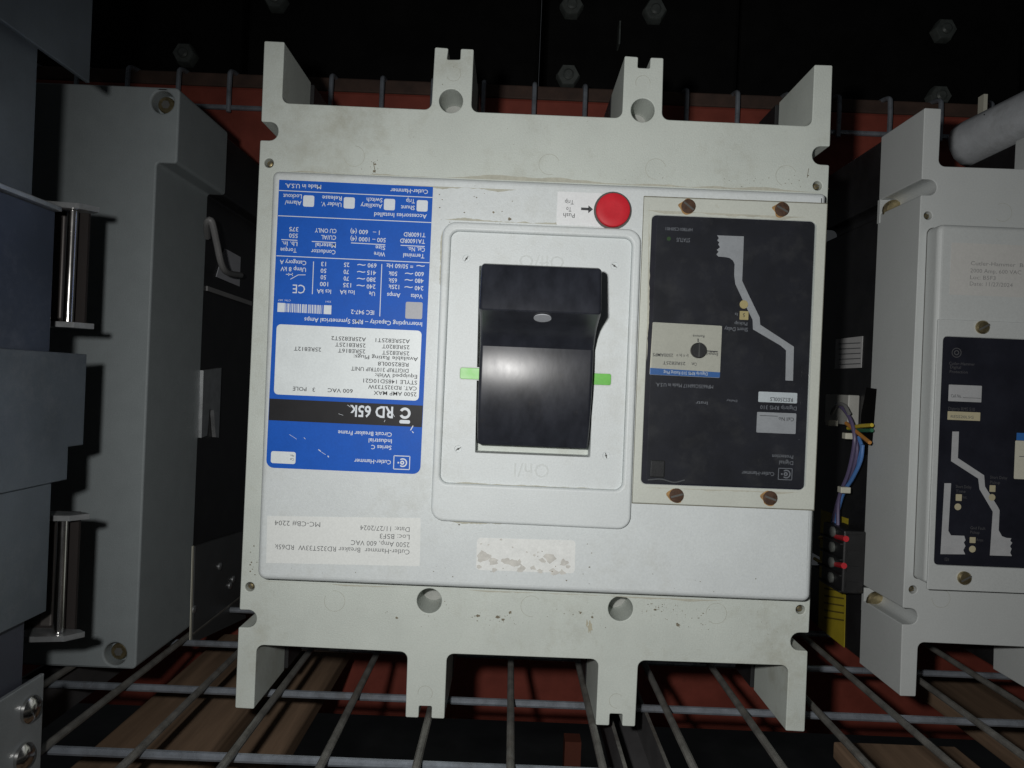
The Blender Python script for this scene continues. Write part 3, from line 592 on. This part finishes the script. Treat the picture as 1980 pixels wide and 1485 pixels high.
for (u, v, r) in ((924, 1190, 4.2), (962, 1193, 3.5), (972, 1197, 3), (986, 1184, 3.2), (1267, 1178, 3), (1310, 1208, 4), (1122, 1184, 2.5), (1145, 1193, 2.6), (725, 318, 2.2), (724, 331, 3), (1562, 340, 1.5), (767, 1194, 2.4)):
    x, z = f0(u, v); dk.poly(blob(x, z, r*K, 11))
dk.line(722, 314, 726, 334, 1.2); dk.line(1563, 326, 1560, 344, 1.0)
dko = dk.build('dirt_specks', -0.00025, M_DIRT, mid); dko['kind'] = 'stuff'
dc = Ink(B.layer(P), 1); dc.jit = True; f1 = B.layer(P)
for (u0, v0, u1, v1, n, r0, r1) in ((845, 355, 1000, 430, 14, 0.4, 1.4), (540, 345, 840, 352, 1, 0.3, 0.6), (1030, 1040, 1150, 1130, 10, 0.4, 1.6), (560, 1100, 1500, 1130, 18, 0.4, 1.2), (855, 430, 1100, 440, 8, 0.4, 1.2)):
    for k in range(n):
        u = random.uniform(u0, u1); v = random.uniform(v0, v1)+(u-(u0+u1)/2)*sT
        x, z = f1(u, v); dc.poly(blob(x, z, random.uniform(r0, r1)*K, 7))
for (u, v, r) in ((954, 411, 2.2), (985, 423, 3.2), (888, 1014, 2)):
    x, z = f1(u, v); dc.poly(blob(x, z, r*K, 11))
dco = dc.build('cover_dirt', -P-0.0003, M_DIRT, mid); dco['kind'] = 'stuff'
sc_ = Ink(f0, 1); sc_.jit = True
for (u, v, a, b_) in ((1141, 1212, 4, 15), (1135, 1205, 2, 8)):
    x, z = f0(u, v); sc_.poly([(x+(px_-x)*a, z+(pz_-z)*b_) for px_, pz_ in blob(x, z, K, 14)])
so = sc_.build('dust_smear', -0.00015, M_DIRT2, mid); so['kind'] = 'stuff'

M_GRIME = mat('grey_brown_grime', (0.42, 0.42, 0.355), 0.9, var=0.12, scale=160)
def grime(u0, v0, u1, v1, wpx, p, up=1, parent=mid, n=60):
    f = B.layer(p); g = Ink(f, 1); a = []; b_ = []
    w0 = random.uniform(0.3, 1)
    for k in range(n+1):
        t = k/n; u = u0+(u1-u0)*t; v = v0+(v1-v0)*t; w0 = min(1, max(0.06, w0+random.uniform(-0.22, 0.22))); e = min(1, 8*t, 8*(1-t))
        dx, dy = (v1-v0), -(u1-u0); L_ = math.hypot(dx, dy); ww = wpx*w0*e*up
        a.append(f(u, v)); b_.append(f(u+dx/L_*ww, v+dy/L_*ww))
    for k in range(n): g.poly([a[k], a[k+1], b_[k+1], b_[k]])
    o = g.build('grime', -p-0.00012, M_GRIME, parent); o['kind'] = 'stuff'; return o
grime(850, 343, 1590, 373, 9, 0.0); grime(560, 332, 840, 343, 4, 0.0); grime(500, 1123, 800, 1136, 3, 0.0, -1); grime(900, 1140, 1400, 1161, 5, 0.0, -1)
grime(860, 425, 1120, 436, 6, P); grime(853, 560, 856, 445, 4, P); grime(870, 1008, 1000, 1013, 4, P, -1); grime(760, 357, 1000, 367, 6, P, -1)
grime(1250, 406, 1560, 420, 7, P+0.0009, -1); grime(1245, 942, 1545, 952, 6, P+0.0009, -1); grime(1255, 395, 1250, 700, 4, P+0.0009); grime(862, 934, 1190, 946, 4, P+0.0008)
# ------------------------------------------------------------------ right breaker: same frame the right way up
YR = 0.642; XR = 0.3555+550*K
rgt = thing('circuit_breaker', 'light grey breaker cut off by the right edge, upright with a black trip panel', 'circuit breaker', (XR, YR, 0), 'moulded three-pole breakers')
R = Breaker(rgt, -1, M_COVER2, M_COVER2, 0.205)
def rl(u, v, p=P):
    a = at(u, v, YR-p); return a.x-XR, a.z
tl = R.layer(P)
# trip unit of the right breaker, in its own local frame
def rpl(name, pts, r, y0, y1, m, parent, bev=0): return plate(name, [rounded(pts, r)], y0, y1, m, parent, bev, bres=1)
k = lambda u, v: rl(u, v, P+0.001)
x0_, z1_ = k(1819, 617); x1_ = x0_+0.150; z0_ = k(1785, 1139)[1]
xi0, zi1 = k(1830, 650); xi1 = xi0+0.124; zi0 = k(1799, 1092)[1]
xi0 = (k(1830, 650)[0]+k(1799, 1092)[0])/2; x0_ = (k(1819, 617)[0]+k(1787, 1135)[0])/2
plate('trip_unit_frame', [rounded([(x0_, z0_), (x1_, z0_), (x1_, z1_), (x0_, z1_)], 0.001), rounded([(xi0, zi0), (xi1, zi0), (xi1, zi1), (xi0, zi1)], 0.004)], -P-0.0015, -P+0.0003, M_COVER2, rgt, 0.0005, bres=1)
rp = plate('trip_panel', [rounded([(xi0+0.0002, zi0+0.0002), (xi1-0.0002, zi0+0.0002), (xi1-0.0002, zi1-0.0002), (xi0+0.0002, zi1-0.0002)], 0.004)], -P-0.0004, -P+0.0002, M_PANEL, rgt)
for (u, v) in ((1898, 633), (1863, 1117)):
    x, z = k(u, v); screw('frame_screw', (x, -P-0.0014, z), 0.0058, M_BRASS, rgt, 0.0035, slot=30)
    x2 = x+0.105; screw('frame_screw', (x2, -P-0.0014, z), 0.0058, M_BRASS, rgt, 0.0035, slot=70)
rq = lambda u, v: rl(u, v, P)
zr = lambda x, y: (1540+x/3.907, 700+y/3.907)
cr = Ink(rq, 1)
cr.poly([rq(*zr(x, y)) for x, y in ((1175, 525), (1225, 525), (1217, 725), (1415, 855), (1422, 940), (1520, 1095), (1532, 1120), (1525, 1270), (1550, 1315), (1585, 1328), (1620, 1330), (1612, 1350), (1628, 1365), (1610, 1390), (1622, 1410), (1612, 1440), (1625, 1465), (1458, 1460), (1480, 1130), (1380, 960), (1370, 880), (1165, 748))])
cr.poly([rq(*zr(x, y)) for x, y in ((1115, 915), (1166, 915), (1145, 1275), (1165, 1308), (1265, 1312), (1275, 1345), (1262, 1362), (1274, 1390), (1258, 1420), (1272, 1452), (1085, 1450))])
cr.build('trip_curve_print', -P-0.0005, M_CURVE, rp)
g1 = Ink(rq, 1); g1.rect(*zr(1146, 175), *zr(1396, 300), 1); g1.build('grey_field', -P-0.0005, M_CURVE, rp)
g2 = Ink(rq, 1); g2.rect(*zr(1138, 376), *zr(1385, 440), 1)
for (a, b_, c, d) in ((1455, 930, 1500, 980), (1200, 998, 1246, 1048), (1305, 1322, 1350, 1366)): g2.rect(*zr(a, b_), *zr(c, d), 1)
for (a, b_) in ((1474, 1022), (1216, 1093), (1326, 1412)): g2.disc(*zr(a, b_), 6.5)
g2.build('setting_switch', -P-0.0006, mat('pale_cream_print', (0.46, 0.42, 0.28), 0.5), rp)
g3 = Ink(rq, 1); g3.rect(*zr(1640, 600), *zr(2060, 890), 2); g3.build('rating_plug', -P-0.0012, M_CREAM, rp)
g4 = Ink(rq, 1); g4.rect(*zr(1655, 542), *zr(2060, 598)); g4.build('blue_band', -P-0.0012, M_LBLUE, rp)
t1 = Ink(rq, 1)
for t, xs, yb, xe, cap in (('Cutler-Hammer', 1150, 20, 1345, 22), ('Digital', 1158, 48, 1240, 22), ('Protection', 1155, 82, 1290, 22), ('Digitrip RMS 510', 1145, 362, 1345, 24), ('Short Delay', 1460, 880, 1590, 22), ('Pickup', 1460, 918, 1535, 22),
                           ('Short Delay', 1200, 950, 1320, 22), ('Time', 1200, 985, 1275, 22), ('Inst.', 1255, 1030, 1285, 22), ('Gnd Fault', 1310, 1262, 1425, 22), ('Pickup', 1310, 1295, 1380, 22), ('Amps', 1355, 1352, 1408, 22), ('I2t', 1118, 1500, 1150, 24)):
    u, v = zr(xs, yb); ue, _ = zr(xe, yb); t1.text(t, u, v, ue, cap/3.907, 0.0)
u, v = 1849, 682; t1.ring(u, v, 9.5, 8); t1.ring(u, v, 5, 3)
t1.build('printed_text', -P-0.0005, M_DIMR, rp)
t2 = Ink(rq, 1); u, v = zr(1160, 266); t2.text('Call No.', u, v, zr(1240, 266)[0], 24/3.907, 0); t2.line(*zr(1250, 268), *zr(1385, 274), 0.8)
u, v = zr(1158, 420); t2.text('RES520LSG', u, v, zr(1330, 420)[0], 20/3.907, 0); t2.line(*zr(1675, 712), *zr(1760, 714), 1.4)
t2.build('black_print', -P-0.0013, M_GINK, rp)
# stock label of the right breaker
zl = lambda x, y: (1540+x/4.243, 370+y/4.243)
xa, za = rq(*zl(1235, 380)); xb = xa+0.13; zb = rq(*zl(1215, 1035))[1]
pl2 = rpl('paper_label', [(xa+0.004, zb+0.02), (xb, zb+0.02), (xb, za-0.004), (xa+0.004, za-0.004)], 0.0005, -P-0.00015, -P, mat('paper_grey', (0.52, 0.52, 0.50), 0.6, var=0.02), rgt)
t3 = Ink(rq, 1)
for t, xs, yb, xe in (('Cutler-Hammer  Breaker', 1428, 605, 2010), ('2000 Amp, 600 VAC', 1425, 665, 1842), ('Loc: B5F3', 1423, 720, 1632), ('Date: 11/27/2024', 1420, 772, 1772)):
    u, v = zl(xs, yb); ue, _ = zl(xe, yb); t3.text(t, u, v, ue, 32/4.243, -0.004)
t3.build('printed_text', -P-0.0003, mat('faint_ink', (0.22, 0.22, 0.22), 0.7), pl2)
# fixing bolts deep in the side grooves
for (u, v, sgn) in ((1731, 404, 1), (1685, 1160, -1)):
    Y, Z = onx(u, v, 0.363)
    s_ = screw('fixing_bolt', (0.363+0.002-XR, 0.066, Z), 0.0105, M_BRASS, rgt, 0.006)
    a, b_ = 0.3545-XR, 0.368-XR
    plate('bolt_tab', [[(a, Z-0.011), (b_, Z-0.011), (b_, Z+0.012), (a, Z+0.012)]], 0.0705, 0.0748, M_COVER2, rgt)
# side fittings on the black base of the right breaker
XS = 0.3555+0.0028
def side(u, v, X=XS): Y, Z = onx(u, v, X); return Y-YR, Z
def side_sheet(name, pts, X, m, parent, th=0.0006): return plate(name, [[side(u, v, X+XR) for u, v in pts]], X-th, X, m, parent, axis='X')
xs = XS-XR
sl = side_sheet('white_side_label', [(1617, 656), (1669, 650), (1666, 711), (1615, 713)], xs, mat('dim_white_label', (0.42, 0.42, 0.42), 0.6), rgt)
for k_ in range(5):
    v = 664+k_*10; side_sheet('text_line', [(1622, v), (1664, v-2), (1664, v), (1622, v+2)], xs-0.0008, M_GINK, sl, 0.0002)
ysn = side_sheet('yellow_side_label', [(1588, 985), (1641, 1003), (1633, 1252), (1583, 1212)], xs, M_SIGNY, rgt)
for k_ in range(14):
    v = 1010+k_*14; side_sheet('text_line', [(1594, v), (1632, v+6), (1632, v+9), (1594, v+3)], xs-0.0008, mat('dark_yellow_print', (0.12, 0.09, 0.01), 0.7), ysn, 0.0002)
def sp(u, v, off): Y, Z = onx(u, v, XS-off); return Vector((XS-off-XR, Y-YR, Z))
a = sp(1617, 763, 0.0); b_ = sp(1657, 800, 0.0)
box('white_connector', (xs-0.012, a.y-0.055, b_.z-0.012), (xs-0.0003, a.y, a.z), mat('dim_white_plastic', (0.40, 0.40, 0.37), 0.5), rgt, 0.001)
side_sheet('side_cutout', [(1676, 749), (1696, 752), (1686, 881), (1661, 877), (1666, 800)], 0.3552-XR, mat('cutout_black', (0.004, 0.004, 0.004), 0.9, spec=0.1), rgt, 0.0004)
# wiring loom: a run of cables down to the terminal block
paths = [(M_CBLUE, [(1660, 845), (1666, 868), (1655, 905), (1632, 945), (1616, 985), (1608, 1020), (1612, 1032)], 0.010),
         (M_CPURP, [(1640, 800), (1655, 850), (1656, 880), (1646, 915), (1625, 955), (1613, 1000), (1613, 1036)], 0.013),
         (M_CBLUE, [(1668, 860), (1664, 890), (1648, 925), (1630, 955), (1618, 1000), (1617, 1036)], 0.015),
         (M_CPURP, [(1618, 782), (1630, 790), (1645, 812), (1652, 842), (1650, 870), (1640, 915), (1622, 965), (1620, 1030)], 0.018),
         (M_CYEL, [(1640, 828), (1660, 824), (1686, 822)], 0.014), (M_CGRN, [(1640, 829), (1662, 832), (1686, 832)], 0.012), (M_CORG, [(1636, 818), (1655, 834), (1682, 856)], 0.016),
         (M_CABG, [(1612, 790), (1608, 800), (1618, 784), (1632, 783), (1642, 800)], 0.020), (M_CYEL, [(1585, 1040), (1595, 1038), (1608, 1036)], 0.012), (M_CYEL, [(1575, 1080), (1590, 1089), (1604, 1092)], 0.012)]
loom = thing('wiring_loom', 'bundle of blue, purple and yellow cables beside the right breaker', 'cables', (XR, YR, 0))
for m_, pts, off in paths:
    tube('cable', smooth_path([sp(u, v, off) for u, v in pts]), 0.0019, m_, loom, 8)
for (u, v) in ((1634, 947), (1610, 818), (1643, 843)):
    p = sp(u, v, 0.02); box('cable_tie', (p.x-0.006, p.y-0.004, p.z-0.003), (p.x+0.004, p.y+0.004, p.z+0.003), M_CREAM, loom, 0.0006)
tbp = sp(1640, 1075, 0.0)
tb = thing('terminal_block', 'black screw terminal block with red-sleeved wires beside the right breaker', 'terminal block', (XR+xs-0.016, YR+tbp.y-0.022, sp(1640, 1135, 0).z+0.004))
hz_ = 0.062
box('block_body', (-0.010, -0.022, 0.0), (0.0125, 0.026, hz_), M_BLACK, tb, 0.002)
for k_ in range(4):
    z = 0.008+k_*0.0155
    box('barrier', (-0.0135, -0.023, z-0.0065), (-0.0102, 0.027, z-0.005), M_BLACK, tb)
    lathe('terminal_screw', [(0.0052, 0), (0.0052, 0.002), (0.0035, 0.003)], (-0.0102, 0.0, z+0.002), mat('dark_terminal_steel', (0.16, 0.17, 0.16), 0.45, metal=0.3), tb, axis=(-1, 0, 0), n=14)
    side_ = box('number_tab', (-0.006, -0.0226, z-0.002), (0.006, -0.0222, z+0.004), M_BLACK, tb)
for (u0, v0, u1, v1) in ((1607, 1034, 1636, 1042), (1604, 1088, 1632, 1094)):
    tube('wire_ferrule', [sp(u0, v0, 0.022)+Vector((XR, YR, 0))-tb.location, sp((u0+u1)/2, (v0+v1)/2, 0.024)+Vector((XR, YR, 0))-tb.location, sp(u1, v1, 0.025)+Vector((XR, YR, 0))-tb.location], 0.003, M_FERR, tb, 10)

# pale tube leaning behind the right breaker's top
pt_ = thing('pale_tube', 'pale grey rounded tube leaning above the right breaker at the upper right edge', 'tube', tuple(at(1930, 300, 0.80)))
A = at(1884, 274, 0.80)-pt_.location; Bq = at(2150, 150, 0.66)-pt_.location
d = (Bq-A).normalized(); r = 0.0255
me_o = tube('duct_body', [A-d*0.010, A-d*0.0099, A, (A+Bq)/2, Bq], r, mat('pale_duct_plastic', (0.40, 0.42, 0.44), 0.6, var=0.15, scale=40, bump=0.3, bscale=200, dirt=0.4, dlo=0.27), pt_, 14)
for v_ in me_o.data.vertices[:14]: v_.co = (A-d*0.010)+(v_.co-(A-d*0.010))*0.72
for k_ in range(3):
    p = at(1907, 224+k_*9, 0.765)-pt_.location
    box('vent_slot', (p.x-0.003, p.y-0.002, p.z-0.0015), (p.x+0.004, p.y+0.016, p.z+0.0012), M_BLACK, pt_)
box('clip', tuple(at(1901, 218, 0.825)-pt_.location), tuple(at(1910, 182, 0.825)-pt_.location+Vector((0, 0.01, 0))), M_CREAM, pt_)

# ------------------------------------------------------------------ left breaker: grey painted case seen with its side
YF = 0.625
case = thing('circuit_breaker', 'dark grey breaker case with brass corner screws, left of the big white breaker', 'circuit breaker', (-0.36, YF, 0))
def cl(u, v, Y=YF): a = at(u, v, Y); return a.x+0.36, a.z
XCR = -0.3145
xtop = at(345, 240, YF).x+0.36; xlow = XCR+0.36; ztop = at(300, 168, YF).z; zst = at(320, 315, YF).z
loop = [(-0.07, 0.003), (xlow, 0.003), (xlow, zst), (xtop, zst), (xtop, ztop), (-0.07, ztop)]
sh = [cl(314, 197), cl(222, 1265)]
plate('case_front', [rounded(loop, [0.001, 0.004, 0.003, 0.003, 0.004, 0.001]), circle(sh[0][0], sh[0][1], 0.0098), circle(sh[1][0], sh[1][1], 0.0098)], 0.0, 0.106, M_GREYB, case, 0.0016, bres=2)
for x, z in sh:
    lathe('recess_floor', [(0.0097, 0), (0.0097, 0.001)], (x, 0.014, z), M_GREYB, case)
    s_ = lathe('socket_screw', [(0.0072, 0), (0.0072, 0.006), (0.0062, 0.0072)], (x, 0.0132, z), M_BRASS, case, n=20)
    lathe('socket', [(0.0038, 0), (0.0038, 0.0004)], (x, 0.0060, z), M_SEAM, s_, n=6)
plate('base', [rounded([(-0.07, 0.004), (xlow-0.001, 0.004), (xlow-0.001, zst), (xtop-0.003, zst), (xtop-0.003, ztop-0.004), (-0.07, ztop-0.004)], 0.002)], 0.1065, 0.30, M_BLACK, case, 0.001)
def cs(u, v, X): Y, Z = onx(u, v, X); return Y-YF, Z
def cside(name, pts, X, m, parent, th=0.0008): return plate(name, [[cs(u, v, X) for u, v in pts]], X+0.36, X+0.36+th, m, parent, axis='X')
XB = XCR-0.001+0.0004
lb = cside('side_label', [(433, 480), (464, 497), (462, 554), (417, 535)], XB, M_GREYL, case)
cside('side_rib', [(398, 553), (484, 583), (484, 591), (398, 562)], XB, M_CABG, case, 0.002)
cside('lower_plate', [(371, 1056), (462, 1028), (470, 1195), (366, 1243)], XB, mat('dark_grey_plate', (0.05, 0.053, 0.055), 0.5), case, 0.0035)
def c3(u, v, X): Y, Z = onx(u, v, X); return Vector((X+0.36, Y-YF, Z))
tube('pull_handle', smooth_path([c3(401, 458, XB+0.004), c3(400, 432, XB+0.014), c3(409, 428, XB+0.02), c3(419, 470, XB+0.02), c3(428, 510, XB+0.02), c3(440, 527, XB+0.018), c3(465, 532, XB+0.012)]), 0.0032, M_CABG, case, 10)
br_ = cside('steel_bracket', [(386, 716), (421, 711), (416, 846), (410, 845), (406, 792), (398, 792), (393, 842), (382, 846)], XB, M_STEEL, case, 0.004)
for (u, v) in ((424, 1095), (444, 1132), (374, 1178), (450, 1120)):
    lathe('side_screw', [(0.004, 0), (0.004, 0.0015), (0.0025, 0.002)], c3(u, v, XB+0.0035), M_STEEL, case, axis=(1, 0, 0), n=12)
cside('edge_strip', [(371, 1056), (374, 1055), (369, 1242), (366, 1243)], XB+0.0036, M_CREAM, case, 0.0006)

# ------------------------------------------------------------------ sheet-metal unit at the far left, seen along its side
XU = -0.30
unit = thing('sheet_metal_unit', 'blue-grey sheet-metal switchgear unit cut off by the left edge', 'switchgear', (XU-0.06, 0.45, 0), None)
def us(u, v, X=XU): Y, Z = onx(u, v, X); return Y-0.45, Z
def upan(name, ye, z0, z1, x, m, th=0.003, cut=None, y0=-0.30):
    pts = [(y0, z0), (ye, z0), (ye, z1), (y0, z1)]
    if cut: pts = [(y0, z0), (ye-cut[0], z0), (ye-cut[0], z0+cut[1]), (ye, z0+cut[1]), (ye, z1), (y0, z1)]
    return plate(name, [pts], x-XU+0.06-th, x-XU+0.06, m, unit, 0.0006, axis='X', bres=1)
yA, zA = us(162, 160); upan('side_panel', yA, zA, 0.66, XU+0.004, M_SHEET)
yB, zB = us(86, 240); yC, zC = us(107, 410); zD1 = us(150, 684)[1]; yD, zD0 = us(152, 880); yE, zE = us(100, 928)
zF = us(93, 1180)[1]; yG, zG = us(83, 1302)
upan('side_panel', yB, zC+0.004, zA+0.02, XU-0.006, M_SHEET)
upan('side_panel', yC, zD1-0.005, zC, XU, M_SHEETB)
upan('flange', yC, zC+0.0003, zC+0.0035, XU+0.0045, M_STEEL, th=0.012)
upan('side_panel', yD, us(125, 926)[1], zD1, XU+0.003, M_SHEET, cut=(0.017, 0.022))
upan('side_panel', yE, zF, us(100, 930)[1]-0.001, XU, M_SHEET)
upan('side_panel', yE-0.012, zG-0.01, zF-0.001, XU-0.006, mat('dark_sheet_metal', (0.06, 0.065, 0.085), 0.5, metal=0.3), th=0.004)
upan('side_panel', yG, -0.06, zG, XU+0.001, M_GALV)
box('unit_core', (-0.30, -0.30, 0.006), (0.048, 0.004, 0.62), mat('unit_inside', (0.03, 0.028, 0.026), 0.7), unit)
for (u, v) in ((57, 1371), (44, 1463)):
    Y, Z = us(u, v, XU+0.0015); p = (0.0612, Y, Z)
    lathe('pan_screw', [(0.0085, 0), (0.0085, 0.002), (0.006, 0.0042), (0.002, 0.005)], p, M_CHROME, unit, axis=(1, 0, 0), n=18)
# two rod handles at the back of the unit
for (ut, vt, ub, vb) in ((141, 408, 131, 622), (122, 1005, 113, 1222)):
    Yr = 0.502
    a = at(ut, vt, Yr)-unit.location; b_ = at(ub, vb, Yr)-unit.location
    tube('handle_rod', [a, (a+b_)/2, b_], 0.0036, M_CHROME, unit, 14)
    for p, sg in ((a, 1), (b_, -1)):
        prof = [(p.x-0.025, p.y-0.012), (p.x+0.008, p.y-0.006), (p.x+0.016, p.y+0.004), (p.x+0.010, p.y+0.008), (p.x-0.025, p.y+0.008)]
        vs = [(x, y, p.z+sg*0.0005) for x, y in prof]+[(x, y, p.z+sg*0.0042) for x, y in prof]; n = len(prof)
        mesh('handle_tab', vs, [tuple(range(n)), tuple(range(n, 2*n))]+[(i, (i+1) % n, n+(i+1) % n, n+i) for i in range(n)], M_STEEL, unit)
    box('handle_back', (a.x-0.03, a.y+0.0085, b_.z-0.004), (a.x+0.006, a.y+0.011, a.z+0.004), mat('brown_backing', (0.014, 0.010, 0.009), 0.7), unit)
    box('handle_strap', (a.x-0.016, a.y+0.004, b_.z+0.002), (a.x-0.008, a.y+0.0075, a.z-0.002), mat('dull_strap', (0.10, 0.09, 0.085), 0.5, metal=0.5), unit, 0.001)
